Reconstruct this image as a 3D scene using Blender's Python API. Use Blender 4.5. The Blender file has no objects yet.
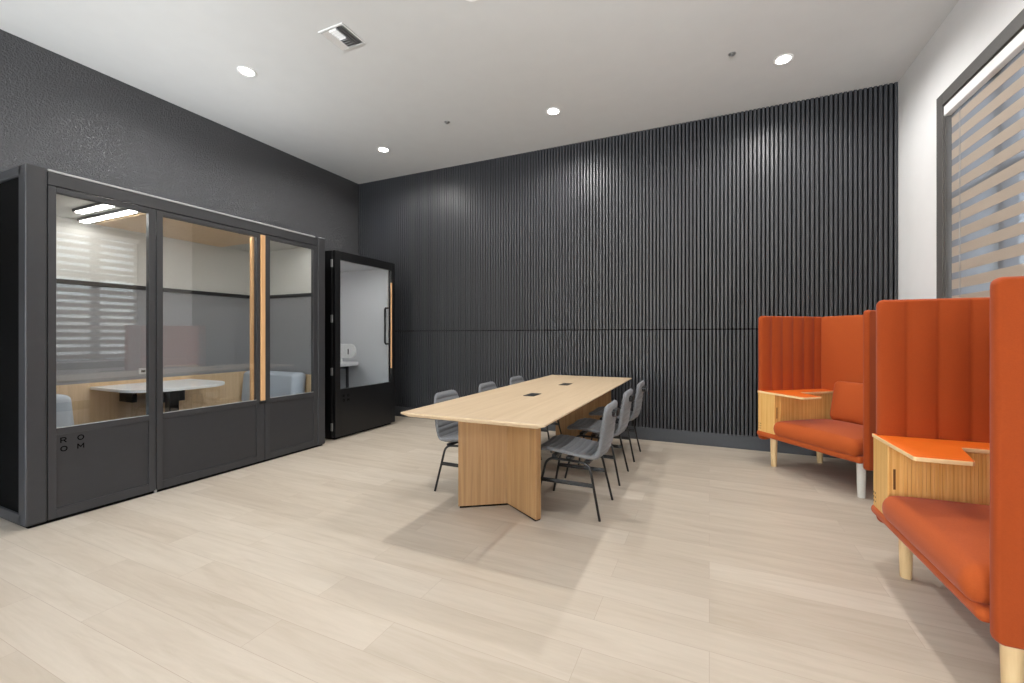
import bpy, bmesh, math, random
from mathutils import Vector, Matrix
random.seed(7)
sc = bpy.context.scene
COL = sc.collection
PI = math.pi

# ------------------------------------------------------------------ materials
def srgb(r, g, b):
    f = lambda c: (c/255/12.92) if c/255 <= .04045 else ((c/255+.055)/1.055)**2.4
    return (f(r), f(g), f(b), 1)

class NT:
    def __init__(s, name):
        s.m = bpy.data.materials.new(name); s.m.use_nodes = True
        s.t = s.m.node_tree; s.t.nodes.clear()
        s.out = s.t.nodes.new('ShaderNodeOutputMaterial')
    def n(s, kind, **kw):
        nd = s.t.nodes.new('ShaderNode'+kind)
        for k, v in kw.items():
            if k.startswith('_'): setattr(nd, k[1:], v)
            else: nd.inputs[k.replace('__', ' ')].default_value = v
        return nd
    def l(s, a, b): s.t.links.new(a, b)
    def bsdf(s, col=None, rough=.5, spec=.5, **kw):
        b = s.n('BsdfPrincipled'); b.inputs['Roughness'].default_value = rough
        b.inputs['Specular IOR Level'].default_value = spec
        if col is not None: b.inputs['Base Color'].default_value = col
        for k, v in kw.items(): b.inputs[k.replace('__', ' ')].default_value = v
        s.l(b.outputs[0], s.out.inputs[0]); return b
    def coords(s, scale=(1, 1, 1), kind='Object', rot=(0, 0, 0)):
        tc = s.n('TexCoord'); mp = s.n('Mapping'); mp.inputs['Scale'].default_value = scale
        mp.inputs['Rotation'].default_value = rot
        s.l(tc.outputs[kind], mp.inputs[0]); return mp.outputs[0]
    def noise(s, vec, scale=5, detail=3, rough=.5, dist=0):
        n = s.n('TexNoise', Scale=scale, Detail=detail, Roughness=rough, Distortion=dist)
        s.l(vec, n.inputs['Vector']); return n.outputs['Fac']
    def ramp(s, fac, stops):
        r = s.n('ValToRGB'); el = r.color_ramp.elements
        while len(el) < len(stops): el.new(.5)
        for e, (p, c) in zip(el, stops): e.position = p; e.color = c
        s.l(fac, r.inputs[0]); return r.outputs[0]
    def mix(s, fac, a, b, mode='MIX'):
        m = s.n('Mix', _data_type='RGBA', _blend_type=mode)
        for sock, v in ((m.inputs[0], fac), (m.inputs[6], a), (m.inputs[7], b)):
            if hasattr(v, 'links'): s.l(v, sock)
            else: sock.default_value = v
        return m.outputs[2]
    def bump(s, h, b, strength=.2, dist=.01):
        n = s.n('Bump', Strength=strength, Distance=dist); s.l(h, n.inputs['Height']); s.l(n.outputs[0], b.inputs['Normal'])

def plain(name, col, rough=.5, spec=.5, var=.06, scale=30, bump=0, bscale=200, bdist=.002, **kw):
    t = NT(name); b = t.bsdf(None, rough, spec, **kw); v = t.coords()
    d = tuple(c*(1-var) for c in col[:3])+(1,); u = tuple(min(1, c*(1+var)) for c in col[:3])+(1,)
    t.l(t.ramp(t.noise(v, scale, 4), [(.3, d), (.7, u)]), b.inputs['Base Color'])
    if bump: t.bump(t.noise(v, bscale, 3), b, bump, bdist)
    return t.m

def wood(name, dark, mid, light, grain=(40, 40, 2), rough=.45, ring=.5, spec=.4):
    t = NT(name); b = t.bsdf(None, rough, spec)
    v = t.coords(grain)
    n1 = t.noise(v, 1.0, 6, .62, .6)
    v2 = t.coords(tuple(g*.22 for g in grain)); n2 = t.noise(v2, 1.0, 3, .5, 1.2)
    base = t.ramp(n1, [(.25, dark), (.5, mid), (.75, light)])
    r2 = t.ramp(n2, [(.3, mid), (.7, light)])
    t.l(t.mix(ring, base, r2), b.inputs['Base Color'])
    t.bump(n1, b, .05, .002)
    return t.m

def fabric(name, col, var=.1, sheen=.25, weave=900, rough=.9, sheen_tint=(1, 1, 1, 1)):
    t = NT(name); b = t.bsdf(None, rough, .2)
    b.inputs['Sheen Weight'].default_value = sheen; b.inputs['Sheen Roughness'].default_value = .4
    b.inputs['Sheen Tint'].default_value = sheen_tint
    v = t.coords((1, 1, 1)); n = t.noise(v, weave*.25, 2); w = t.coords((60, 60, 400)); n2 = t.noise(w, 1.2, 2)
    d = tuple(c*(1-var) for c in col[:3])+(1,); u = tuple(min(1, c*(1+var)) for c in col[:3])+(1,)
    c1 = t.ramp(n, [(.3, d), (.7, u)]); c2 = t.ramp(n2, [(.3, d), (.7, u)])
    t.l(t.mix(.5, c1, c2), b.inputs['Base Color'])
    t.bump(n, b, .25, .0015)
    return t.m

def emit(name, col, strength):
    t = NT(name); e = t.n('Emission', Color=col, Strength=strength); t.l(e.outputs[0], t.out.inputs[0]); return t.m

def glass(name, f0=.05, tint=(.96, .97, .97, 1), rough=.0):
    t = NT(name)
    tr = t.n('BsdfTransparent', Color=tint); gl = t.n('BsdfGlossy', Roughness=rough, Color=(1, 1, 1, 1))
    lw = t.n('LayerWeight', Blend=.5)
    p = t.n('Math', _operation='POWER'); t.l(lw.outputs['Facing'], p.inputs[0]); p.inputs[1].default_value = 5
    ma = t.n('Math', _operation='MULTIPLY_ADD'); t.l(p.outputs[0], ma.inputs[0]); ma.inputs[1].default_value = 1-f0; ma.inputs[2].default_value = f0
    mx = t.n('MixShader'); t.l(ma.outputs[0], mx.inputs[0]); t.l(tr.outputs[0], mx.inputs[1]); t.l(gl.outputs[0], mx.inputs[2])
    t.l(mx.outputs[0], t.out.inputs[0]); return t.m

def sheer(name, col, k=.34):
    """open weave: the more aslant you look through it, the less comes through"""
    t = NT(name)
    tr = t.n('BsdfTransparent', Color=(1, 1, 1, 1)); df = t.n('BsdfDiffuse', Color=col); tl = t.n('BsdfTranslucent', Color=col)
    m1 = t.n('MixShader', Fac=.35); t.l(df.outputs[0], m1.inputs[1]); t.l(tl.outputs[0], m1.inputs[2])
    lw = t.n('LayerWeight', Blend=.5)
    cs = t.n('Math', _operation='SUBTRACT'); cs.inputs[0].default_value = 1.0; t.l(lw.outputs['Facing'], cs.inputs[1])
    dv = t.n('Math', _operation='DIVIDE'); dv.inputs[0].default_value = k; t.l(cs.outputs[0], dv.inputs[1])
    op = t.n('Math', _operation='SUBTRACT', _use_clamp=True); op.inputs[0].default_value = 1.0; t.l(dv.outputs[0], op.inputs[1])
    mx = t.n('MixShader'); t.l(op.outputs[0], mx.inputs[0]); t.l(m1.outputs[0], mx.inputs[1]); t.l(tr.outputs[0], mx.inputs[2])
    t.l(mx.outputs[0], t.out.inputs[0]); return t.m

def floor_mat():
    t = NT('vinyl_plank_floor'); b = t.bsdf(None, .42, .35)
    v = t.coords((1, 1, 1))
    br = t.n('TexBrick', Scale=1, _offset=.37, _offset_frequency=2)
    br.inputs['Color1'].default_value = (0, 0, 0, 1); br.inputs['Color2'].default_value = (1, 1, 1, 1)
    br.inputs['Mortar'].default_value = (.5, .5, .5, 1); br.inputs['Mortar Size'].default_value = .0011
    br.inputs['Mortar Smooth'].default_value = .3
    br.inputs['Brick Width'].default_value = 1.22; br.inputs['Row Height'].default_value = .184
    t.l(v, br.inputs['Vector'])
    # grain stretched along the planks, shifted from plank to plank
    sep = t.n('SeparateColor'); t.l(br.outputs['Color'], sep.inputs[0])
    comb = t.n('CombineXYZ'); mul = t.n('Math', _operation='MULTIPLY'); t.l(sep.outputs[0], mul.inputs[0]); mul.inputs[1].default_value = 37
    t.l(mul.outputs[0], comb.inputs[2]); add = t.n('VectorMath', _operation='ADD')
    mp = t.coords((2.2, 26, 1)); t.l(mp, add.inputs[0]); t.l(comb.outputs[0], add.inputs[1])
    g1 = t.noise(add.outputs[0], 1, 6, .65, .8)
    mp2 = t.coords((.9, 7, 1)); add2 = t.n('VectorMath', _operation='ADD'); t.l(mp2, add2.inputs[0]); t.l(comb.outputs[0], add2.inputs[1])
    g2 = t.noise(add2.outputs[0], 1, 4, .6, 1.5)
    tone = t.ramp(sep.outputs[0], [(0, srgb(184, 171, 154)), (.5, srgb(190, 177, 160)), (1, srgb(196, 184, 168))])
    gr = t.ramp(g1, [(.3, (.87, .86, .84, 1)), (.55, (1, 1, 1, 1)), (.8, (1.05, 1.05, 1.05, 1))])
    c = t.mix(.55, tone, gr, 'MULTIPLY')
    gr2 = t.ramp(g2, [(.32, (.88, .86, .83, 1)), (.55, (1, 1, 1, 1)), (.8, (1.05, 1.05, 1.06, 1))])
    c = t.mix(.7, c, gr2, 'MULTIPLY')
    c = t.mix(br.outputs['Fac'], c, srgb(168, 152, 136))
    t.l(c, b.inputs['Base Color'])
    rr = t.ramp(g1, [(.3, (.5, .5, .5, 1)), (.7, (.36, .36, .36, 1))]); t.l(rr, b.inputs['Roughness'])
    t.bump(g1, b, .06, .002)
    return t.m

def wall_dark():
    t = NT('textured_charcoal_paint'); b = t.bsdf(srgb(64, 64, 66), .27, .7)
    v = t.coords((1, 1, 1)); n = t.noise(v, 75, 3, .6); n2 = t.noise(v, 160, 2)
    r = t.ramp(n, [(.42, (0, 0, 0, 1)), (.62, (1, 1, 1, 1))])
    m = t.mix(.35, r, n2); t.bump(m, b, 1, .0062)
    return t.m

def bamboo(name, lo, mid, hi, pitch=14):
    t = NT(name); b = t.bsdf(None, .42, .4)
    v = t.coords((pitch*6, pitch*6, 1.5)); n = t.noise(v, 1, 3, .5)
    v2 = t.coords((9, 9, 9)); n2 = t.noise(v2, 1, 2)
    c = t.ramp(n, [(.3, lo), (.5, mid), (.7, hi)]); t.l(t.mix(.15, c, t.ramp(n2, [(.3, lo), (.7, hi)])), b.inputs['Base Color'])
    return t.m

M = {}
M['floor'] = floor_mat()
M['wall_dark'] = wall_dark()
t_ = NT('satin_charcoal_slats'); t_.bsdf(srgb(48, 49, 53), .45, .52); M['slat'] = t_.m
M['backing'] = plain('black_felt_backing', srgb(8, 8, 9), .9, .1)
M['base_dark'] = plain('charcoal_baseboard', srgb(66, 68, 72), .5, .4, .04)
M['ceiling'] = plain('ceiling_paint', srgb(212, 212, 210), .9, .2, .012, 6, .12, 120, .002)
M['white_wall'] = plain('white_wall_paint', srgb(230, 230, 230), .85, .3, .012, 6, .3, 60, .004)
M['frame_grey'] = plain('dark_grey_window_timber', srgb(88, 86, 84), .6, .3, .06, 60)
M['white'] = plain('white_satin', srgb(236, 236, 234), .45, .4, .02)
M['white_lam'] = plain('white_laminate', srgb(238, 238, 238), .3, .5, .01)
M['booth'] = plain('charcoal_powder_coat', srgb(53, 53, 55), .42, .45, .03, 20, .08, 500, .0008)
M['booth_in'] = plain('charcoal_panel', srgb(49, 49, 51), .45, .45, .03, 20)
M['black'] = plain('black_powder_coat', srgb(20, 20, 21), .35, .45, .05, 20)
M['black_metal'] = plain('black_metal', srgb(17, 17, 18), .4, .5, .05, 20)
M['black_gap'] = plain('black_rubber', srgb(6, 6, 6), .9, .1)
M['steel'] = plain('brushed_steel', srgb(190, 190, 190), .35, .5, .03, 40, Metallic=.8)
M['pale_trim'] = plain('pale_grey_trim', srgb(176, 176, 176), .4, .5, .02)
M['felt_light'] = plain('light_grey_felt', srgb(204, 205, 208), .95, .1, .05, 90, .3, 300, .002)
M['felt_white'] = plain('pale_felt', srgb(200, 199, 194), .95, .1, .03, 60, .2, 300, .002)
M['felt_dark'] = plain('dark_grey_felt', srgb(140, 140, 143), .95, .1, .06, 90, .3, 300, .002)
M['wood_booth'] = wood('booth_oak', srgb(186, 150, 112), srgb(218, 186, 146), srgb(230, 202, 166), (38, 38, 1.4))
M['wood_handle'] = wood('handle_oak', srgb(190, 140, 92), srgb(214, 166, 116), srgb(226, 182, 134), (60, 60, 3))
M['oak_top'] = wood('oak_tabletop', srgb(172, 145, 113), srgb(191, 167, 136), srgb(201, 179, 150), (30, 1.3, 30), .42, .45)
M['oak_leg'] = wood('oak_panel', srgb(104, 73, 43), srgb(152, 115, 75), srgb(176, 138, 97), (34, 34, 1.2), .5, .4)
M['grey_fab'] = fabric('grey_wool', srgb(112, 113, 115), .2, .15)
M['blue_fab'] = fabric('pale_blue_grey_wool', srgb(176, 184, 194), .06, .15)
M['orange'] = fabric('orange_wool', srgb(170, 79, 34), .06, .12, sheen_tint=(1, .85, .95, 1))
M['orange_shaded'] = fabric('orange_wool_shaded', srgb(154, 66, 25), .06, .12, sheen_tint=(1, .85, .95, 1))  # same wool as the orange, with the wings' shade put into the colour
M['orange_lam'] = plain('orange_linoleum', srgb(226, 106, 26), .5, .35, .02)
M['bamboo'] = bamboo('bamboo_ply', srgb(196, 142, 70), srgb(218, 170, 100), srgb(230, 186, 120))
M['cord'] = plain('grey_cord', srgb(150, 150, 150), .7, .2)
M['slot_wood'] = plain('dark_slot_wood', srgb(96, 62, 30), .6, .3)
M['ply_edge'] = plain('plywood_edge', srgb(232, 200, 150), .5, .4, .06, 40)
M['leg_wood'] = wood('pale_leg_wood', srgb(196, 160, 112), srgb(218, 186, 138), srgb(230, 204, 160), (40, 40, 3))
M['leg_white'] = plain('whitish_leg', srgb(214, 212, 206), .5, .4, .03)
M['blind'] = fabric('beige_blind_fabric', srgb(166, 153, 140), .05, .05, 1500)
M['sheer'] = sheer('grey_sheer_fabric', srgb(130, 132, 136), .337)
M['glass'] = glass('booth_glass', .052)
M['win_glass'] = glass('window_glass', .04)
M['led'] = emit('led_diffuser', (1, .97, .93, 1), 30)
M['led_fill'] = emit('added_led_fill', (1, .97, .93, 1), 22)
M['lamp'] = emit('downlight_lens', (1, .96, .9, 1), 60)
M['vent_dark'] = plain('vent_cavity', srgb(40, 40, 40), .9, .1)
M['ground'] = plain('paving', srgb(150, 150, 148), .9, .2, .1, 3)
M['stucco'] = plain('grey_stucco', srgb(120, 124, 130), .9, .2, .05, 10)

# ------------------------------------------------------------------ mesh helpers
def bx(bm, x0, x1, y0, y1, z0, z1, bev=0, seg=2, mi=0):
    r = bmesh.ops.create_cube(bm, size=1); vs = r['verts']
    for v in vs:
        v.co = Vector(((x0+x1)/2+v.co.x*(x1-x0), (y0+y1)/2+v.co.y*(y1-y0), (z0+z1)/2+v.co.z*(z1-z0)))
    fs = list({f for v in vs for f in v.link_faces})
    for f in fs: f.material_index = mi
    if bev:
        es = list({e for v in vs for e in v.link_edges})
        bmesh.ops.bevel(bm, geom=es, offset=min(bev, .49*min(abs(x1-x0), abs(y1-y0), abs(z1-z0))), segments=seg, affect='EDGES', profile=.5)
    return bm
def box(*a, **k): return bx(bmesh.new(), *a, **k)

def tube(bm, pts, r, n=10, radii=None):
    pts = [Vector(p) for p in pts]; rings = []
    up = Vector((0, 0, 1))
    prev = None
    for i, p in enumerate(pts):
        d = (pts[min(i+1, len(pts)-1)]-pts[max(i-1, 0)]).normalized()
        if prev is None:
            a = d.cross(up) if abs(d.dot(up)) < .95 else d.cross(Vector((1, 0, 0)))
        else: a = prev-d*prev.dot(d)
        a.normalize(); b = d.cross(a); prev = a
        rr = radii[i] if radii else r
        rings.append([bm.verts.new(p+(a*math.cos(2*PI*k/n)+b*math.sin(2*PI*k/n))*rr) for k in range(n)])
    for q, s in zip(rings, rings[1:]):
        for k in range(n): bm.faces.new((q[k], q[(k+1) % n], s[(k+1) % n], s[k]))
    bm.faces.new(rings[0][::-1]); bm.faces.new(rings[-1]); return bm

def arc(p0, c, p1, n=6):   # quadratic bend
    p0, c, p1 = Vector(p0), Vector(c), Vector(p1)
    return [p0*(1-t)**2+c*2*t*(1-t)+p1*t*t for t in [i/n for i in range(n+1)]]

def prism(poly, z0, z1, bev=0, seg=2, side_mi=0, top_mi=0):
    bm = bmesh.new()
    lo = [bm.verts.new((x, y, z0)) for x, y in poly]; hi = [bm.verts.new((x, y, z1)) for x, y in poly]
    n = len(poly); bm.faces.new(lo[::-1]).material_index = side_mi; bm.faces.new(hi).material_index = top_mi
    for i in range(n): bm.faces.new((lo[i], lo[(i+1) % n], hi[(i+1) % n], hi[i])).material_index = side_mi
    bmesh.ops.recalc_face_normals(bm, faces=bm.faces)
    if bev: bmesh.ops.bevel(bm, geom=[e for e in bm.edges if abs(e.verts[0].co.z-e.verts[1].co.z) < 1e-6], offset=bev, segments=seg, affect='EDGES', profile=.5)
    return bm

def disc_lathe(bm, prof, n=28, cx=0, cy=0):
    rings = [[bm.verts.new((cx+r*math.cos(2*PI*k/n), cy+r*math.sin(2*PI*k/n), z)) for k in range(n)] for r, z in prof]
    for a, b in zip(rings, rings[1:]):
        for k in range(n): bm.faces.new((a[k], a[(k+1) % n], b[(k+1) % n], b[k]))
    bm.faces.new(rings[0]); bm.faces.new(rings[-1][::-1])
    bmesh.ops.recalc_face_normals(bm, faces=bm.faces); return bm

def pad(la, lb, th, cr=.04, er=.02, na=24, nb=24, fin=None, fout=None, place=None, ribs=0):
    """upholstered slab: domain a in [0,la], b in [0,lb], thickness th, rounded corners cr and rounded rim er"""
    def samples(L, n, extra=()):
        s = set()
        m = 7
        for i in range(m+1): q = er*(1-math.cos(PI/2*i/m)); s.add(round(q, 6)); s.add(round(L-q, 6))
        for i in range(m+1): q = cr*(1-math.cos(PI/2*i/m)); s.add(round(q, 6)); s.add(round(L-q, 6))
        for i in range(1, n): s.add(round(L*i/n, 6))
        for e in extra: s.add(round(e, 6))
        o = sorted(s); r = [o[0]]
        for v in o[1:]:
            if v-r[-1] > L*.002 or v == o[-1]: r.append(v)
        r[-1] = L
        return r
    A = samples(la, na); Bs = samples(lb, nb)
    bm = bmesh.new(); top = []; bot = []
    for b in Bs:
        e = min(b, lb-b); ins = cr-math.sqrt(max(0, cr*cr-(cr-e)**2)) if e < cr else 0
        rt, rb = [], []
        for a in A:
            aa = ins+(la-2*ins)*a/la
            dx, dy = min(aa, la-aa), min(b, lb-b)
            d = cr-math.hypot(cr-dx, cr-dy) if dx < cr and dy < cr else min(dx, dy)
            d = max(0, d); k = math.sqrt(max(0, 1-(1-min(d/er, 1))**2))
            hi = k*(th/2+(fin(aa, b) if fin else 0)); lo = -k*(th/2+(fout(aa, b) if fout else 0))
            vt = bm.verts.new((aa, b, hi)); rt.append(vt)
            edge = k < 1e-5
            rb.append(vt if edge else bm.verts.new((aa, b, lo)))
        top.append(rt); bot.append(rb)
    for G, fl in ((top, False), (bot, True)):
        for i in range(len(Bs)-1):
            for j in range(len(A)-1):
                q = [G[i][j], G[i][j+1], G[i+1][j+1], G[i+1][j]]
                if len(set(q)) < 3: continue
                if fl: q = q[::-1]
                try: bm.faces.new(q)
                except ValueError: pass
    bmesh.ops.remove_doubles(bm, verts=bm.verts, dist=1e-5)
    if place:
        for v in bm.verts: v.co = Vector(place(*v.co))
    bmesh.ops.recalc_face_normals(bm, faces=bm.faces)
    return bm

def obj(name, bm, mat, parent=None, smooth=False, world=False):
    if world and parent:
        r = parent
        while r.parent: r = r.parent
        bmesh.ops.translate(bm, verts=bm.verts, vec=-Vector(r.location))
    me = bpy.data.meshes.new(name); bm.to_mesh(me); bm.free()
    for m in (mat if isinstance(mat, (list, tuple)) else [mat]): me.materials.append(m)
    if smooth:
        for p in me.polygons: p.use_smooth = True
    o = bpy.data.objects.new(name, me); COL.objects.link(o)
    if parent: o.parent = parent
    return o

def smooth_by_angle(o, deg=40):
    for p in o.data.polygons: p.use_smooth = True
    bm = bmesh.new(); bm.from_mesh(o.data)
    for e in bm.edges:
        if len(e.link_faces) == 2 and e.calc_face_angle(0) > math.radians(deg): e.smooth = False
    bm.to_mesh(o.data); bm.free(); return o

def thing(name, label, cat, loc=(0, 0, 0), rz=0, group=None):
    o = bpy.data.objects.new(name, None); COL.objects.link(o); o.empty_display_size = .1
    o.location = loc; o.rotation_euler = (0, 0, rz); o['label'] = label; o['category'] = cat
    if group: o['group'] = group
    return o
def struct(name, bm, mat, parent=None, **k):
    o = obj(name, bm, mat, parent, **k)
    if not parent: o['kind'] = 'structure'
    return o
def dup(root, loc, rz, label):
    def cp(o, par):
        c = o.copy(); COL.objects.link(c)
        if par: c.parent = par
        for ch in list(o.children): cp(ch, c)
        return c
    r = cp(root, None); r.location = loc; r.rotation_euler = (0, 0, rz); r['label'] = label
    return r

# ------------------------------------------------------------------ the room
L, R, D, H = -5.0882, 1.6394, 5.2738, 3.6389
YB = -3.2                                   # wall behind the viewpoint
SLATD = .024
floor = struct('floor', box(L-.1, R+.12, YB-.1, D+.12, -.06, 0), M['floor'])
ceiling = struct('ceiling', box(L-.1, R+.12, YB-.1, D+.12, H, H+.06), M['ceiling'])
struct('wall_left', box(L-.1, L, YB, D+SLATD+.1, 0, H), M['wall_dark'])
bm = bmesh.new()
bx(bm, L, -4.7, YB-.1, YB, 0, H); bx(bm, 1.25, R, YB-.1, YB, 0, H); bx(bm, -4.7, 1.25, YB-.1, YB, 3.1, H); bx(bm, -4.7, 1.25, YB-.1, YB, 0, .1)
struct('wall_front', bm, M['white_wall'])
w2 = thing('added_window', 'wide glazed front added for light behind the viewpoint, outside the picture', 'window', (-1.725, YB, 0)); w2['kind'] = 'structure'  # invented glazed front, unseen, put in only as a light source
bm = bmesh.new()
for i in range(6):
    x = -4.7+i*5.95/5; bx(bm, x-.03, x+.03, YB-.09, YB-.03, .1, 3.1)
bx(bm, -4.7, 1.25, YB-.09, YB-.03, .1, .16); bx(bm, -4.7, 1.25, YB-.09, YB-.03, 3.04, 3.1)
obj('window_frame', bm, M['frame_grey'], w2, world=True)
obj('pane', box(-4.7, 1.25, YB-.065, YB-.058, .15, 3.05), M['win_glass'], w2, world=True)
wb = struct('wall_back', box(L, R, D+SLATD, D+SLATD+.1, 0, H), M['backing'])
PITCH = .03935
for nm, z0, z1 in (('slat_panel', 1.299, H), ('slat_panel', .1449, 1.287)):
    bm = bmesh.new(); x = R-.004
    while x > L+.01:
        bx(bm, max(L, x-.0255), x, D, D+SLATD+.002, z0, z1, .0035, 2); x -= PITCH
    obj(nm, bm, M['slat'], wb)
struct('baseboard_back', box(L, R, D-.004, D+SLATD, 0, .1449, .002), M['base_dark'])
struct('baseboard_left', box(L, L+.014, YB, D-.004, 0, .1449, .002), M['base_dark'])
# right wall with the window opening
WY0, WY1, WZ0, WZ1 = 3.10, 4.392, .76, 2.987        # clear opening
WT = .12
bm = bmesh.new()
bx(bm, R, R+WT, YB, WY0, 0, H); bx(bm, R, R+WT, WY1, D+SLATD+.1, 0, H)
bx(bm, R, R+WT, WY0, WY1, 0, WZ0); bx(bm, R, R+WT, WY0, WY1, WZ1, H)
struct('wall_right', bm, M['white_wall'])
bm = bmesh.new(); bx(bm, R-.012, R, YB, D-.004, 0, .1449, .002); struct('baseboard_right', bm, M['base_dark'])
win = thing('window_1', 'two pane window in dark grey timber frame in the white wall', 'window', (R, (WY0+WY1)/2, 0)); win['kind'] = 'structure'
bm = bmesh.new(); c = .094
bx(bm, R-.014, R+.001, WY1, WY1+c, WZ0-c, WZ1+c, .003); bx(bm, R-.014, R+.001, WY0-c, WY0, WZ0-c, WZ1+c, .003)
bx(bm, R-.014, R+.001, WY0, WY1, WZ1, WZ1+c, .003); bx(bm, R-.014, R+.001, WY0, WY1, WZ0-c, WZ0, .003)
bx(bm, R-.001, R+WT, WY1-.012, WY1+.001, WZ0, WZ1); bx(bm, R-.001, R+WT, WY0-.001, WY0+.012, WZ0, WZ1); bx(bm, R-.001, R+WT, WY0, WY1, WZ1-.012, WZ1+.001); bx(bm, R-.001, R+WT, WY0, WY1, WZ0-.001, WZ0+.012)
obj('window_casing', bm, M['frame_grey'], win, world=True)
bm = bmesh.new()
for y0, y1, z0, z1 in ((WY0, WY0+.045, WZ0, WZ1), (WY1-.045, WY1, WZ0, WZ1), (WY0, WY1, WZ0, WZ0+.05), (WY0, WY1, WZ1-.05, WZ1), (3.735, 3.855, WZ0, WZ1), (WY0, WY1, 2.24, 2.29)):
    bx(bm, R+.06, R+.105, y0, y1, z0, z1, .003)
obj('window_frame', bm, M['frame_grey'], win, world=True)
obj('pane', box(R+.08, R+.086, WY0+.04, 3.74, WZ0+.04, WZ1-.04), M['win_glass'], win, world=True)
obj('pane', box(R+.08, R+.086, 3.85, WY1-.04, WZ0+.04, WZ1-.04), M['win_glass'], win, world=True)

# zebra roller blind
bl = thing('window_blind', 'beige zebra roller blind with white headrail hanging in the window', 'blind', (R+.02, 3.75, 0))
obj('headrail', box(R-.008, R+.05, WY0+.008, WY1-.006, 2.897, 2.972, .006), M['white'], bl, world=True)
bm = bmesh.new(); FY0, FY1 = WY0+.03, 4.362; z = 2.908; k = 0
tops = [1.52+.1225*i for i in range(-7, 13)]
zb = .80
for t in tops:
    a, b = max(t-.072, zb), min(t, 2.905)
    if b > a: bx(bm, R+.03, R+.033, FY0, FY1, a, b, mi=0)
    a, b = max(t, zb), min(t+.0505, 2.905)
    if b > a: bx(bm, R+.031, R+.0312, FY0, FY1, a, b, mi=1)
obj('striped_fabric', bm, [M['blind'], M['sheer']], bl, world=True)
obj('bottom_rail', box(R+.022, R+.042, FY0, FY1, .775, .80, .004), M['white'], bl, world=True)
bm = bmesh.new(); tube(bm, [(R+.024, 4.225, 2.9), (R+.024, 4.225, 1.15)]+arc((R+.024, 4.225, 1.15), (R+.024, 4.232, 1.10), (R+.024, 4.239, 1.15))[1:]+[(R+.024, 4.239, 2.9)], .0011, 6)
obj('pull_cord', bm, M['cord'], bl, world=True)

# outside
struct('ground', box(R+.5, R+30, -12, 24, -.3, -.25), M['ground'])

# ------------------------------------------------------------------ ceiling fittings
PW = 102
def make_downlight(loc, label, power):
    t = thing('downlight', label, 'ceiling light', loc, 0, 'recessed ceiling downlights')
    obj('trim_ring', disc_lathe(bmesh.new(), [(.078, 0), (.078, -.004), (.07, -.007), (.06, -.005), (.055, -.0015)]), M['white'], t, smooth=False)
    obj('lens', disc_lathe(bmesh.new(), [(.054, -.001), (.05, -.005), (.03, -.006)]), M['lamp'], t)
    return t
def add_spot(loc, power, par=None):
    li = bpy.data.lights.new('downlight_beam', 'SPOT'); li.energy = power; li.color = (1, .988, .975)
    li.spot_size = math.radians(168); li.spot_blend = .6; li.shadow_soft_size = .045
    o = bpy.data.objects.new('downlight_beam', li); COL.objects.link(o); o.location = (loc[0], loc[1], loc[2]-.02)
    return o
LXS = (-3.852, -1.53, .59)
lab = {(-3.852, 2.605): 'recessed round downlight nearest the dark textured wall, above the large booth front',
       (-3.852, 4.435): 'recessed round downlight near the back corner, above the small black booth',
       (-1.53, 4.435): 'recessed round downlight above the far end of the oak table',
       (.59, 4.435): 'recessed round downlight above the far orange armchair, nearest the white wall',
       (-1.53, 2.66): 'recessed round downlight above the near end of the oak table, at the picture top'}
first = None
for y in (4.435, 2.635, .8):
    for x in LXS if y > 2 else LXS[1:2]:
        yy = 2.605 if (x < -3 and abs(y-2.635) < .01) else 2.66 if (abs(x+1.53) < .01 and abs(y-2.635) < .01) else y
        lb = lab.get((x, yy), 'recessed round downlight outside the picture, nearer the viewpoint')
        if first is None: first = make_downlight((x, yy, H), lb, PW)
        else: dup(first, (x, yy, H), 0, lb)
        add_spot((x, yy, H), PW if y > 2 else PW*.35)

# added fill lights without fixtures: behind the viewpoint and above the large booth
def area(name, loc, tgt, sx, sy, e, col):
    li = bpy.data.lights.new(name, 'AREA'); li.shape = 'RECTANGLE'; li.size = sx; li.size_y = sy; li.energy = e; li.color = col
    o = bpy.data.objects.new(name, li); COL.objects.link(o); o.location = loc
    o.rotation_euler = (Vector(tgt)-Vector(loc)).to_track_quat('-Z', 'Y').to_euler(); return o
area('added_front_fill', (-1.725, YB+.02, 1.6), (-1.725, 5, 1.6), 5.9, 2.9, 8, (.96, .98, 1))  # added frontal fill in place of daylight through the invented front
def ceiling_fill(loc, tgt, e, size=100):  # added spot that brightens the ceiling, no lamp stands there
    li = bpy.data.lights.new('ceiling_fill_spot', 'SPOT'); li.energy = e; li.color = (.90, .955, 1); li.spot_size = math.radians(size); li.spot_blend = 1; li.shadow_soft_size = .15
    o = bpy.data.objects.new('ceiling_fill_spot', li); COL.objects.link(o); o.location = loc
    o.rotation_euler = (Vector(tgt)-Vector(loc)).to_track_quat('-Z', 'Y').to_euler()
for x in (-4.2, -2.3, -.4, 1.2): ceiling_fill((x, -2.4, 2.1), (x, 3.0, 4.25), 740, 52)
area('added_roof_fill', (-4.45, 2.37, 2.36), (-4.45, 2.37, 4), .8, 2.1, 10, (.97, .985, 1))  # added fill for ceiling and wall; the booth has no roof lamp
v = thing('air_vent', 'square white louvred air vent in the ceiling', 'vent', (-2.706, 2.627, H))
bm = bmesh.new(); a, b = .112, .128
for x0, x1, y0, y1 in ((-b, b, a, b), (-b, b, -b, -a), (-b, -a, -a, a), (a, b, -a, a)): bx(bm, x0, x1, y0, y1, -.008, 0, .002)
obj('vent_frame', bm, M['ceiling'], v)
obj('cavity', box(-a, a, -a, a, -.002, -.0005), M['vent_dark'], v)
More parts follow.
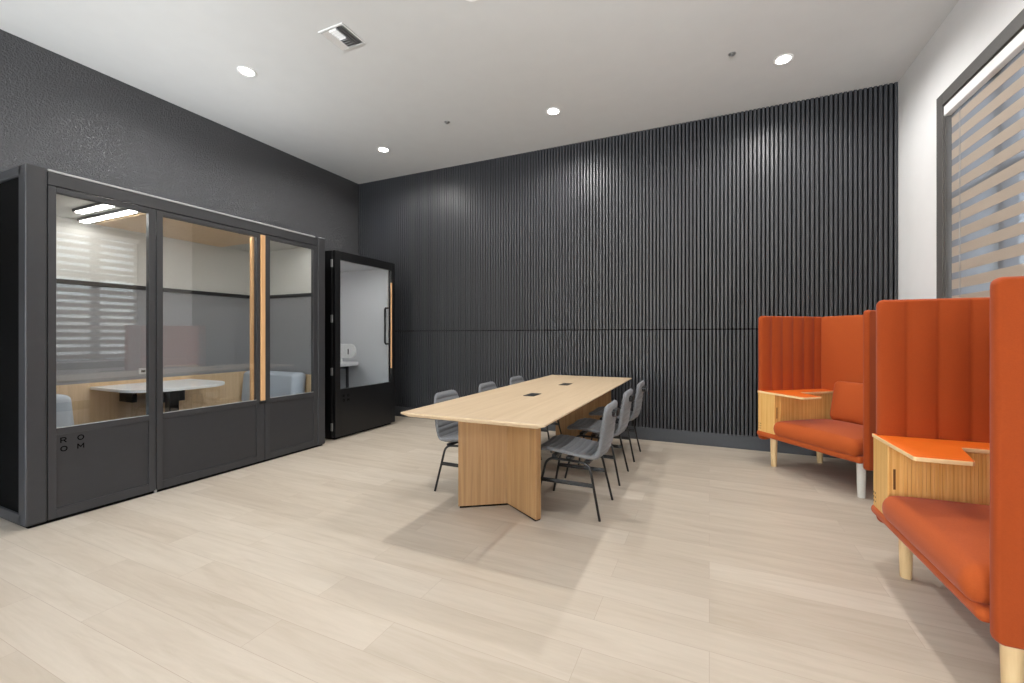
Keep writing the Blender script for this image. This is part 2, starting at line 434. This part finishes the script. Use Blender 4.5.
def blade(along, pos, lo, hi, tilt):
    bm = bmesh.new(); bx(bm, -.009, .009, lo, hi, -.0006, .0006)
    bmesh.ops.rotate(bm, verts=bm.verts, matrix=Matrix.Rotation(math.radians(tilt), 3, 'Y'))
    bmesh.ops.translate(bm, verts=bm.verts, vec=(pos, 0, -.0075))
    if along == 'x': bmesh.ops.rotate(bm, verts=bm.verts, matrix=Matrix.Rotation(PI/2, 3, 'Z'))
    obj('louvre_blade', bm, M['white'], v)
for i in range(3): blade('y', a-.014-i*.025, -a, a, 50)
for i in range(3): blade('y', -a+.014+i*.025, -a, a, -50)
for i in range(9): blade('x', -a+.012+i*.025, -.036, .036, 50 if i < 5 else -50)
sp_first = None
for (x, y), lb in zip(((-2.70, 4.158), (.178, 4.168)), ('small ceiling sprinkler head between the two far downlights over the table side', 'small ceiling sprinkler head just left of the downlight above the orange armchairs')):
    if sp_first is None:
        s = thing('sprinkler_head', lb, 'sprinkler', (x, y, H), 0, 'ceiling sprinkler heads'); sp_first = s
        obj('escutcheon', disc_lathe(bmesh.new(), [(.03, 0), (.03, -.003), (.018, -.006)], 20), M['steel'], s)
        bm = bmesh.new(); disc_lathe(bm, [(.009, -.004), (.009, -.008), (.005, -.01), (.005, -.014)], 12); disc_lathe(bm, [(.014, -.014), (.014, -.016)], 16)
        obj('deflector', bm, M['steel'], s)
    else: dup(sp_first, (x, y, H), 0, lb)

# ------------------------------------------------------------------ lettering
def letters(name, rows, size, gx, gz, place, mat, parent):
    """rows of single letters set apart like a sign; place maps (right, up, out) -> xyz"""
    def stroke(bm, pts, w):
        for p, q in zip(pts, pts[1:]):
            p, q = Vector(p), Vector(q); d = (q-p).normalized(); nn = Vector((-d.y, d.x))*w/2; e = d*w*.35
            cs = [p-e-nn, q+e-nn, q+e+nn, p-e+nn]
            lo = [bm.verts.new(place(c_.x, c_.y, 0)) for c_ in cs]; hi = [bm.verts.new(place(c_.x, c_.y, .0012)) for c_ in cs]
            bm.faces.new(hi); bm.faces.new(lo[::-1])
            for i in range(4): bm.faces.new((lo[i], lo[(i+1) % 4], hi[(i+1) % 4], hi[i]))
    shp = {'R': [[(0, 0), (0, 1), (.6, 1), (.82, .86), (.82, .62), (.6, .48), (0, .48)], [(.45, .48), (.85, 0)]],
           'O': [[(.5+.5*math.cos(2*PI*i/20), .5+.5*math.sin(2*PI*i/20)) for i in range(21)]],
           'M': [[(0, 0), (0, 1), (.5, .3), (1, 1), (1, 0)]]}
    for r, row in enumerate(rows):
        for cidx, ch in enumerate(row):
            bm = bmesh.new()
            for st in shp[ch]: stroke(bm, [(cidx*gx+p*size, -r*gz+q*size) for p, q in st], size*.2)
            bmesh.ops.recalc_face_normals(bm, faces=bm.faces)
            obj(name, bm, mat, parent)

# ------------------------------------------------------------------ meeting booth
XF, XB = -3.898, -5.03
Y0, Y1, HB = 1.2065, 3.538, 2.306
bo = thing('meeting_booth', 'large charcoal glass fronted meeting booth with blue bench seats and white table inside', 'meeting booth', (XF, (Y0+Y1)/2, 0))
def P(name, bm, mat, par=None, **k): return obj(name, bm, mat, par or bo, world=True, **k)
P('plinth', box(XB+.02, XF-.02, Y0+.02, Y1-.02, 0, .03), M['black_gap'])
# side walls: panels recessed behind corner posts
for (ya, yb, yi) in ((Y0, Y0+.075, 1), (Y1-.075, Y1, -1)):
    bm = bmesh.new()
    y_out = (ya+.012, yb) if yi > 0 else (ya, yb-.012)
    P('side_panel', box(XB+.05, XF-.06, y_out[0], y_out[1], .06, HB-.065, .002), M['black_gap'])
    bx(bm, XB, XF-.06, ya, yb, HB-.065, HB-.004, .004); bx(bm, XB, XF-.06, ya, yb, .02, .085, .004)
    bx(bm, XB, XB+.08, ya, yb, .02, HB-.004, .004)
    P('side_wall', bm, M['booth'])
P('corner_post', box(XF-.10, XF, Y0, 1.308, .018, HB, .01, 3), M['booth'])
P('corner_post', box(XF-.10, XF, 3.441, Y1, .018, HB, .01, 3), M['booth'])
P('header', box(XF-.07, XF-.004, 1.31, 3.44, 2.203, HB-.018, .003), M['booth'])
P('roof', box(XB, XF-.045, Y0+.004, Y1-.004, HB-.07, HB-.019), M['booth_in'])
P('top_trim', box(XF-.05, XF-.002, 1.312, 3.405, HB-.0165, HB-.003, .002), M['pale_trim'])
P('back_wall', box(XB, -4.94, Y0+.01, Y1-.01, .03, HB-.03), M['booth'])
# interior lining
P('floor_lining', box(-4.93, XF-.03, Y0+.07, Y1-.07, .03, .05), M['felt_dark'])
bm = box(-4.94, -4.917, 1.28, 3.462, .05, .808); P('wood_wainscot', bm, M['wood_booth'])
bm = bmesh.new(); bx(bm, -4.917, XF-.1, 3.452, 3.462, .05, .79); P('wood_side_panel', bm, M['wood_booth'])
bm = bmesh.new(); bx(bm, -4.917, XF-.1, 1.281, 1.292, .05, .79); P('wood_side_panel', bm, M['wood_booth'])
P('felt_panel', box(-4.94, -4.922, 1.28, 3.462, .808, 1.657), M['felt_dark'])
P('felt_panel', box(-4.94, -4.922, 1.28, 3.462, 1.695, 2.22), M['felt_white'])
P('felt_panel', box(-4.922, XF-.1, 3.455, 3.463, .79, 1.657), M['felt_dark'])
P('felt_panel', box(-4.922, XF-.1, 3.455, 3.463, 1.695, 2.22), M['felt_white'])
P('felt_panel', box(-4.922, XF-.1, 1.281, 1.289, .79, 1.657), M['felt_dark'])
P('felt_panel', box(-4.922, XF-.1, 1.281, 1.289, 1.695, 2.22), M['felt_white'])
bm = bmesh.new(); bx(bm, -4.94, -4.905, 1.28, 3.462, 1.657, 1.695, .003); bx(bm, -4.905, XF-.1, 3.44, 3.463, 1.657, 1.695, .003); bx(bm, -4.905, XF-.1, 1.28, 1.304, 1.657, 1.695, .003)
P('picture_rail', bm, M['black_metal'])
P('ceiling_panel', box(-4.917, XF-.08, 1.95, 3.03, 2.20, 2.222, .002), M['wood_booth'])
P('ceiling_lining', box(-4.917, XF-.08, 1.29, 1.935, 2.212, 2.224), M['felt_white']); P('ceiling_lining', box(-4.917, XF-.08, 3.045, 3.455, 2.212, 2.224), M['felt_white'])
for x0, x1, y in ((-4.50, -4.03, 1.69), (-4.84, -4.07, 1.845)):
    h = P('light_bar', box(x0-.03, x1+.03, y-.035, y+.035, 2.19, 2.214, .004), M['black_metal'])
    P('diffuser', box(x0, x1, y-.024, y+.024, 2.182, 2.1895), M['led'], h)
h = P('light_bar', box(-4.02, -3.965, 2.0, 3.36, 2.19, 2.214, .004), M['black_metal'])  # extra bar, added out of sight behind the header to brighten the interior
P('diffuser', box(-4.012, -3.973, 2.02, 3.34, 2.183, 2.1895), M['led_fill'], h)
# wall dial
dp = P('wall_socket', box(-4.922, -4.912, 2.268, 2.338, .856, .912, .012), M['pale_trim'])
P('socket_face', box(-4.9125, -4.9105, 2.288, 2.322, .872, .893, .003), M['black_metal'], dp)
# benches
def bench(sgn, yw):
    # yw wall plane, sgn direction into the booth
    y = lambda d: yw+sgn*d
    P('bench_base', box(-4.9, -4.06, min(y(0), y(.42)), max(y(0), y(.42)), .05, .36, .004), M['wood_booth'])
    def pl(a, b, c): return (-4.90+a, y(.02+b), .415+c)
    P('bench_seat', pad(.82, .45, .10, .05, .035, 12, 12, fin=lambda a, b: .012*(1-((a-.41)/.41)**4), place=pl), M['blue_fab'], smooth=True)
    def pb(a, b, c):
        lean = (.37-b)*.09
        return (-4.905+a, y(.10+c+lean), .45+b)
    P('bench_backrest', pad(.86, .37, .17, .05, .04, 12, 12, fin=lambda a, b: .008, place=pb), M['blue_fab'], smooth=True)
bench(1, 1.292); bench(-1, 3.452)
# table: D shape off the back wall
poly = [(-4.915, 1.915)]
for i in range(13):
    t = PI/2*i/12; poly.append((-4.43+.30*math.sin(t), 2.215-.30*math.cos(t)))
for i in range(13):
    t = PI/2*i/12; poly.append((-4.43+.30*math.cos(t), 2.415+.30*math.sin(t)))
poly.append((-4.915, 2.715))
tb = P('table', prism(poly, .75, .775, .004), M['white_lam'])
P('table_pedestal', box(-4.60, -4.52, 2.325, 2.405,   .05, .75, .006), M['black_metal'], tb)
P('power_box', box(-4.80, -4.60, 2.27, 2.50, .60, .70, .006), M['booth_in'], tb)
P('table_bracket', box(-4.915, -4.70, 2.12, 2.16, .62, .75, .004), M['black_metal'], tb)
# glazed fronts.  frame members at y / z in the front plane
def front(name, ya, yb, gy0, gy1, depth=.045):
    f = P(name, box(XF-depth, XF-.006, ya, gy0, .022, 2.198, .002), M['booth'])
    bm = bmesh.new()
    bx(bm, XF-depth, XF-.006, gy1, yb, .022, 2.198, .002); P('stile', bm, M['booth'], f)
    P('top_rail', box(XF-depth, XF-.006, gy0, gy1, 2.16, 2.198, .002), M['booth'], f)
    P('middle_rail', box(XF-depth, XF-.006, gy0, gy1, .566, .611, .002), M['booth'], f)
    P('bottom_rail', box(XF-depth, XF-.006, gy0, gy1, .022, .082, .002), M['booth'], f)
    pn = P('lower_panel', box(XF-depth, XF-.014, gy0, gy1, .083, .565), M['booth_in'], f)
    P('glass_pane', box(XF-.028, XF-.02, gy0, gy1, .611, 2.16), M['glass'], f)
    P('glass_sill', box(XF-.018, XF-.0055, gy0, gy1, .611, .614), M['pale_trim'], f)
    return f, pn
f1, pn1 = front('glazed_panel', 1.312, 1.914, 1.352, 1.868)
f2, pn2 = front('glazed_door', 1.919, 2.817, 1.963, 2.737)
f3, pn3 = front('glazed_panel', 2.822, 3.438, 2.874, 3.386)
hd = P('door_handle', box(XF-.006, XF+.012, 2.770, 2.814, .60, 2.185, .004), M['wood_handle'], f2)
P('inner_handle', box(XF-.085, XF-.045, 2.72, 2.765, .60, 2.155, .004), M['wood_handle'], f2)
P('handle_bracket', box(XF-.006, XF+.018, 2.76, 2.818, .57, .597, .003), M['black_metal'], f2)
P('leveller_foot', box(XF-.03, XF-.01, 1.908, 1.924, 0, .03, .002), M['steel'])
o0 = Vector(bo.location)
letters('letter', ['RO', 'OM'], .03, .085, .058, lambda r, u, o: (XF-.0138+o-o0.x, 1.376+r-o0.y, .512+u-o0.z), M['black_gap'], pn1)

# ------------------------------------------------------------------ phone booth
PXF, PXB = -3.965, -5.03
PY0, PY1, PH = 3.745, 4.797, 2.222
ph = thing('phone_booth', 'small black single person phone booth with glass door beside the large booth', 'phone booth', (PXF, (PY0+PY1)/2, 0))
def Q(name, bm, mat, par=None, **k): return obj(name, bm, mat, par or ph, world=True, **k)
XD = PXF-.048
Q('plinth', box(PXB+.03, PXF-.05, PY0+.03, PY1-.03, 0, .025), M['black_gap'])
Q('side_wall', box(PXB, XD-.004, PY0-.005, PY0+.06, .02, PH, .006), M['black'])
Q('side_wall', box(PXB, XD-.004, PY1-.06, PY1, .02, PH, .006), M['black'])
Q('back_wall', box(PXB, PXB+.06, PY0+.06, PY1-.06, .02, PH), M['black'])
Q('roof', box(PXB+.06, XD-.004, PY0+.06, PY1-.06, PH-.06, PH-.004), M['black'])
Q('floor_lining', box(PXB+.06, XD-.004, PY0+.06, PY1-.06, .02, .05), M['felt_dark'])
bm = bmesh.new(); bx(bm, PXB+.06, XD-.01, PY0+.06, PY0+.072, .05, PH-.06); bx(bm, PXB+.06, XD-.01, PY1-.072, PY1-.06, .05, PH-.06); bx(bm, PXB+.06, PXB+.072, PY0+.06, PY1-.06, .05, PH-.06)
Q('felt_lining', bm, M['felt_light'])
Q('ceiling_lining', box(PXB+.06, XD-.01, PY0+.06, PY1-.06, PH-.075, PH-.06), M['felt_light'])
lb_ = Q('light_panel', box(-4.75, -4.2, 3.84, 3.96, PH-.083, PH-.075, .002), M['pale_trim'])
Q('diffuser', box(-4.73, -4.22, 3.855, 3.945, PH-.0865, PH-.0835), M['led'], lb_)
gy0, gy1, gz0, gz1 = 3.822, 4.722, .588, 2.118
dr = Q('door', box(XD, PXF, PY0, gy0, .03, PH-.002, .003), M['black'])
Q('stile', box(XD, PXF, gy1, PY1, .03, PH-.002, .003), M['black'], dr)
Q('top_rail', box(XD, PXF, gy0, gy1, gz1, PH-.002, .003), M['black'], dr)
dp = Q('lower_panel', box(XD, PXF-.001, gy0, gy1, .03, gz0, .002), M['black'], dr)
Q('glass_pane', box(PXF-.026, PXF-.018, gy0, gy1, gz0, gz1), M['glass'], dr)
Q('door_handle', box(PXF, PXF+.014, 4.703, 4.722, .779, 1.944, .005), M['wood_handle'], dr)
bm = bmesh.new(); hx = XD-.045
tube(bm, [(XD+.01, 4.70, 1.60), (hx+.012, 4.70, 1.60), (hx, 4.70, 1.588), (hx, 4.70, 1.122), (hx+.012, 4.70, 1.11), (XD+.01, 4.70, 1.11)], .012, 8)
Q('inner_handle', bm, M['black_metal'], dr)
for z in (2.07, 1.42, .80, .15):
    Q('hinge', box(XD-.018, XD+.012, PY0-.012, PY0-.001, z-.045, z+.045, .003), M['steel'], dr)
o1 = Vector(ph.location)
letters('letter', ['RO', 'OM'], .026, .07, .052, lambda r, u, o: (PXF-.001+o-o1.x, 3.86+r-o1.y, .49+u-o1.z), M['black_gap'], dp)
dk = Q('desk', box(-4.955, -4.53, 4.16, 4.70, .80, .855, .012), M['white_lam'])
bm = bmesh.new(); bx(bm, -4.565, -4.535, 4.49, 4.52, .05, .80, .003); bx(bm, -4.9, -4.535, 4.49, 4.52, .765, .80, .003)
Q('desk_leg', bm, M['black_metal'], dk)
# rounded white panel standing on the desk, with a dark slot
poly = [(-4.90, .912)]
for i in range(25):
    t = -PI/2+PI*i/24; poly.append((-4.50+.097*math.cos(t), 1.010+.098*math.sin(t)))
poly.append((-4.90, 1.108))
bm = prism(poly, 0, .03, .005)
for v_ in bm.verts: v_.co = Vector((v_.co.x, 4.53-v_.co.z, v_.co.y))
bmesh.ops.recalc_face_normals(bm, faces=bm.faces)
pt = Q('desk_panel', bm, M['white_lam'], dk)
Q('slot', box(-4.536, -4.518, 4.496, 4.502, .965, 1.04, .004), M['black_metal'], pt)
Q('panel_foot', box(-4.72, -4.66, 4.50, 4.53, .85, .92, .004), M['white_lam'], pt)

# ------------------------------------------------------------------ conference table
TX0, TX1, TY0, TY1, TH = -1.724, -.783, 2.1376, 4.9422, .7518
ct = thing('conference_table', 'long light oak conference table on V shaped panel legs', 'table', ((TX0+TX1)/2, (TY0+TY1)/2, 0))
def T(name, bm, mat, par=None, **k): return obj(name, bm, mat, par or ct, world=True, **k)
bm = bmesh.new()
def ring(ix, iy, z): return [bm.verts.new(p) for p in ((TX0+ix, TY0+iy, z), (TX1-ix, TY0+iy, z), (TX1-ix, TY1-iy, z), (TX0+ix, TY1-iy, z))]
rs = [ring(.003, .003, TH), ring(0, 0, TH-.003), ring(.001, 0, TH-.010), ring(.05, .016, TH-.027)]
bm.faces.new(rs[0])
for a, b in zip(rs, rs[1:]):
    for k in range(4): bm.faces.new((a[k], a[(k+1) % 4], b[(k+1) % 4], b[k]))
bm.faces.new(rs[-1][::-1]); bmesh.ops.recalc_face_normals(bm, faces=bm.faces)
T('tabletop', bm, M['oak_top'])
def vleg(flip):
    yc = (TY0+TY1)/2
    Y = (lambda y: 2*yc-y) if flip else (lambda y: y)
    a, m, b = ((-1.617, 2.635), (-1.326, 2.832), (-1.033, 2.650)) if not flip else ((-1.617, 2.215), (-1.318, 2.385), (-1.012, 2.215))
    th = .042
    poly = [a, (m[0], m[1]), b, (b[0]+th*.5, b[1]+th*.85), (m[0], m[1]+th*1.18), (a[0]-th*.5, a[1]+th*.85)]
    bm = prism([(x, Y(y)) for x, y in poly], .012, TH-.027, 0)
    bmesh.ops.bevel(bm, geom=[e for e in bm.edges if abs(e.verts[0].co.z-e.verts[1].co.z) > .1], offset=.0015, segments=1, affect='EDGES')
    lg = T('leg', bm, M['oak_leg'])
    ins = [(x+( .008 if x < -1.3 else -.008), Y(y+.006)) for x, y in poly]
    T('plinth', prism(ins, 0, .013), M['black_gap'], lg)
vleg(False); vleg(True)
for (x, y) in ((-1.278, 3.2), (-1.262, 4.02)):
    g = T('power_outlet', box(x-.045, x+.045, y-.085, y+.085, TH-.001, TH+.003, .002), M['black_metal'])
    for k in (-1, 0, 1): T('socket', bx(bmesh.new(), x-.02, x+.02, y+k*.05-.014, y+k*.05+.014, TH+.0028, TH+.0042, .001), M['booth_in'], g)
T('cable_tray', box(-1.40, -1.16, 3.0, 4.45, .60, .66, .004), M['black_metal'])

# ------------------------------------------------------------------ quilted chairs
def make_chair(label):
    t = thing('conference_chair', label, 'chair', (0, 0, 0), 0, 'grey quilted chairs around the oak table')
    ctrl = [(.225, .405), (.20, .418), (.13, .425), (.03, .416), (-.07, .403), (-.14, .395), (-.187, .398), (-.216, .42), (-.232, .465), (-.243, .53), (-.253, .61), (-.262, .68), (-.269, .737), (-.273, .760)]
    # resample with Catmull-Rom
    pts = []
    for i in range(len(ctrl)-1):
        p0, p1, p2, p3 = [Vector(ctrl[max(0, min(len(ctrl)-1, j))]) for j in (i-1, i, i+1, i+2)]
        for k in range(10):
            u = k/10; pts.append(.5*((2*p1)+(p2-p0)*u+(2*p0-5*p1+4*p2-p3)*u*u+(3*p1-p0-3*p2+p3)*u**3))
    pts.append(Vector(ctrl[-1]))
    s = [0]
    for a, b in zip(pts, pts[1:]): s.append(s[-1]+(b-a).length)
    S = s[-1]; NR = 20
    bm = bmesh.new(); rings = []
    stations = []
    N = 170
    for i in range(N+1):
        q = S*(i/N); j = max(k for k in range(len(s)) if s[k] <= q+1e-9); j = min(j, len(s)-2)
        f = (q-s[j])/(s[j+1]-s[j]); p = pts[j].lerp(pts[j+1], f); d = (pts[j+1]-pts[j]).normalized(); stations.append((q, p, Vector((-d.y, d.x))))
    for q, p, nrm in stations:
        if nrm.y < 0 and p.x > -.2: nrm = -nrm
        if p.x <= -.2 and nrm.x < 0: nrm = -nrm
        w = .212+(.172-.212)*max(0, min(1, (q-.35)/(S-.35)))
        w -= .012*math.exp(-((q-.47)/.06)**2)
        e = min(q, S-q); cr = .075
        w2 = w-(cr-math.sqrt(max(0, cr*cr-(cr-min(e, cr))**2)))
        th = .021*math.sqrt(max(0.0, 1-(1-min(e/.02, 1))**2))
        ch = abs(math.sin(PI*q/.044))**.6
        ring_ = []
        for k in range(NR):
            phi = 2*PI*k/NR; cs, sn = math.cos(phi), math.sin(phi)
            yy = w2*math.copysign(abs(cs)**.35, cs); tt = th*math.copysign(abs(sn)**.7, sn)
            if sn > 0: tt *= (.62+.38*ch)
            else: tt *= (.75+.25*ch)
            cup = .018*(yy/.22)**2
            pos = p+nrm*(tt+cup)
            ring_.append(bm.verts.new((pos.x, yy, pos.y)))
        rings.append(ring_)
    for a, b in zip(rings, rings[1:]):
        for k in range(NR): bm.faces.new((a[k], a[(k+1) % NR], b[(k+1) % NR], b[k]))
    bm.faces.new(rings[0]); bm.faces.new(rings[-1])
    bmesh.ops.recalc_face_normals(bm, faces=bm.faces)
    obj('quilted_shell', bm, M['grey_fab'], t, smooth=True)
    for sy in (-1, 1):
        f = obj('leg', tube(bmesh.new(), [(.232, sy*.208, 0), (.165, sy*.176, .31)]+arc((.165, sy*.176, .31), (.155, sy*.170, .366), (.10, sy*.168, .368), 6)[1:]+[(0, sy*.168, .366)], .0085, 10), M['black_metal'], t, smooth=True)
        r = obj('leg', tube(bmesh.new(), [(-.228, sy*.205, 0), (-.16, sy*.176, .31)]+arc((-.16, sy*.176, .31), (-.15, sy*.170, .36), (-.09, sy*.168, .362), 6)[1:]+[(0, sy*.168, .366)], .0085, 10), M['black_metal'], t, smooth=True)
        bm = bmesh.new(); bx(bm, -.182, .186, -.004, .004, .205, .233, .002)
        for v_ in bm.verts: v_.co.y += sy*.186
        obj('stretcher', bm, M['black_metal'], t)
    bm = bmesh.new(); bx(bm, -.02, .02, -.16, .16, .36, .385, .004); bx(bm, -.15, -.11, -.16, .16, .354, .372, .004); bx(bm, .09, .12, -.16, .16, .362, .392, .004)
    obj('under_seat_bracket', bm, M['black_metal'], t)
    bm = bmesh.new()
    bx(bm, -.312, -.270, -.05, .05, .665, .715, .008)
    bx(bm, -.295, -.266, -.068, .068, .675, .705, .006)
    obj('back_bracket', bm, M['black_metal'], t)
    return t
CH = [(-.883, 3.036, PI, 'grey quilted chair on the armchair side of the oak table, nearest the viewer'),
      (-.892, 3.778, PI, 'grey quilted chair in the middle of the row on the armchair side of the table'),
      (-.888, 4.508, PI, 'grey quilted chair on the armchair side of the table, nearest the slatted wall'),
      (-1.735, 3.056, 0, 'grey quilted chair on the booth side, partly behind the near table leg'),
      (-1.735, 3.79, 0, 'middle grey quilted chair on the booth side, only its top above the table'),
      (-1.735, 4.50, 0, 'farthest grey quilted chair on the booth side, a sliver above the table')]
c0 = make_chair(CH[0][3]); c0.location = (CH[0][0], CH[0][1], 0); c0.rotation_euler = (0, 0, CH[0][2])
for x, y, rz, lb in CH[1:]: dup(c0, (x, y, 0), rz, lb)

# ------------------------------------------------------------------ orange lounge chairs.  local: x = s along the front, y = t towards the rear
W, DP, HT, ZB, ZW, TT = 1.028, .739, 1.408, .2815, .2388, .703
def make_lounge(label):
    t = thing('lounge_chair', label, 'armchair', (0, 0, 0), 0, 'orange high backed lounge chairs')
    th = .056
    rib = lambda n, Lg, amp: (lambda a, b: amp*(abs(math.sin(PI*a*n/Lg))**.55)-amp)
    # wings: pad domain a = t, b = z
    LZ = HT-ZW
    obj('wing_panel', pad(DP, LZ, th, .03, .014, 84, 14, fin=rib(6, DP, .017), place=lambda a, b, c: (th/2+c, a, ZW+b)), M['orange_shaded'], t, smooth=True)
    obj('wing_panel', pad(DP, LZ, th, .03, .014, 84, 14, fin=rib(6, DP, .017), place=lambda a, b, c: (W-th/2-c, a, ZW+b)), M['orange_shaded'], t, smooth=True)
    obj('back_panel', pad(W-2*th+.02, LZ, th, .03, .018, 12, 14, place=lambda a, b, c: (th-.01+a, DP-th/2-c, ZW+b)), M['orange'], t, smooth=True)
    obj('seat_platform', pad(W-.045, DP-.05, .05, .025, .02, 12, 10, place=lambda a, b, c: (.002+a, -.022+b, ZB+.024+c)), M['orange'], t, smooth=True)
    bs = .215
    def puff(a, b):
        u = 2*a/(W-.262)-1; v_ = 2*b/.63-1
        return .028*(1-abs(u)**3)*(1-abs(v_)**3)
    obj('seat_cushion', pad(W-.262, .63, .13, .05, .05, 22, 20, fin=puff, place=lambda a, b, c: (bs-.012+a, -.045+b, .384+c)), M['orange'], t, smooth=True)
    def bp_(a, b, c):
        ang = math.radians(20); y, z = -c, b
        return (.27+a, .545+y*math.cos(ang)+z*math.sin(ang)*.55, .448+z*math.cos(ang)-y*math.sin(ang))
    def puff2(a, b):
        u = 2*a/.70-1; v_ = 2*b/.38-1
        return .03*(1-abs(u)**3)*(1-abs(v_)**3)
    obj('back_cushion', pad(.70, .38, .08, .05, .034, 18, 16, fin=puff2, fout=lambda a, b: .3*puff2(a, b), place=bp_), M['orange'], t, smooth=True)
    # cabinet under the table
    cb = obj('cabinet', bx(box(th+.001, bs-.004, -.001, DP-th, ZB+.047, TT-.018, .0015), .024, bs-.004, -.012, -.0012, ZB+.035, TT-.018, .0015), M['bamboo'], t)
    bm = bmesh.new(); n = 44
    for i in range(n):
        y0 = .05+i*(.62/n); bx(bm, bs-.005, bs+.0005, y0, y0+.62/n-.0012, .335, TT-.024)
    obj('tambour_door', bm, M['bamboo'], cb)
    bm = bmesh.new(); bx(bm, bs-.006, bs-.0034, .010, .020, .47, .57, .001)
    obj('handle_slot', bm, M['slot_wood'], cb)
    bm = bmesh.new()
    for i in range(2):
        for j in range(3):
            for q in [(.03+i*.02, .35+j*.022)]:
                bx(bm, q[0], q[0]+.006, -.0132, -.011, q[1], q[1]+.008)
    obj('cable_holes', bm, M['black_metal'], cb)
    # L shaped table
    poly = [(.020, -.016), (.50, -.016), (.508, -.008), (.508, .172), (.50, .182), (.236, .252), (.228, .262), (.228, DP-th), (th, DP-th), (th, -.0015), (.020, -.0015)]
    obj('tabletop', prism(poly, TT-.018, TT, .0015, 1, 0, 1), [M['ply_edge'], M['orange_lam']], t)
    legs = [(.09, .10), (W-.13, .10), (.09, DP-.11), (W-.13, DP-.11)]
    for i, (x, y) in enumerate(legs):
        obj('leg', disc_lathe(bmesh.new(), [(.022, 0), (.024, .004), (.031, ZB), (.031, ZB+.005)], 24, x, y), M['leg_wood'], t, smooth=False)
    for ch in t.children:
        if ch.name.startswith('leg') or ch.name.startswith('seat_pl'): smooth_by_angle(ch, 45)
    return t
lA = make_lounge('orange high backed lounge chair in the back corner, with seat and cushion in view')
lA.location = (.4165, 4.7199, 0); lA.rotation_euler = (0, 0, -.9132)
lB = dup(lA, (.8019, 2.9037, 0), -1.551, 'orange high backed lounge chair in front of the window, cut by the picture edge')
# one leg of the far chair is whitish
wl = [c for c in lA.children if c.name.startswith('leg')][1]
wl.data = wl.data.copy(); wl.data.materials[0] = M['leg_white']; wl['label'] = 'whitish front leg'

# ------------------------------------------------------------------ daylight
w = bpy.data.worlds.new('World'); sc.world = w; w.use_nodes = True
nt = w.node_tree; bg = nt.nodes['Background']
sky = nt.nodes.new('ShaderNodeTexSky')
try:
    sky.sky_type = 'NISHITA'; sky.sun_disc = False; sky.sun_elevation = math.radians(40); sky.sun_rotation = math.radians(200)
    bg.inputs[1].default_value = 1.4
except Exception:
    bg.inputs[1].default_value = 1
mx = nt.nodes.new('ShaderNodeMix'); mx.data_type = 'RGBA'; mx.inputs[0].default_value = .6
nt.links.new(sky.outputs[0], mx.inputs[6]); mx.inputs[7].default_value = (4.2, 4.4, 4.7, 1)
nt.links.new(mx.outputs[2], bg.inputs[0])

# ------------------------------------------------------------------ camera
cam = bpy.data.cameras.new('camera'); co = bpy.data.objects.new('camera', cam); COL.objects.link(co)
co.location = (0, 0, 1.22); co.rotation_euler = (PI/2, 0, .4271)
cam.sensor_width = 36; cam.sensor_fit = 'HORIZONTAL'; cam.lens = 433.41/1024*36
cam.shift_y = (335.81-341.5)/1024; cam.clip_start = .02
sc.camera = co
sc.view_settings.view_transform = 'Standard'; sc.view_settings.look = 'None'
sc.view_settings.gamma = 1; sc.view_settings.exposure = 0; sc.view_settings.use_curve_mapping = False
sc.cycles.use_denoising = True; sc.cycles.use_adaptive_sampling = False
sc.cycles.denoising_prefilter = 'ACCURATE'
sc.cycles.max_bounces = 10; sc.cycles.diffuse_bounces = 5; sc.cycles.transparent_max_bounces = 24
sc.cycles.caustics_reflective = False; sc.cycles.caustics_refractive = False
sc.cycles.sample_clamp_indirect = 6
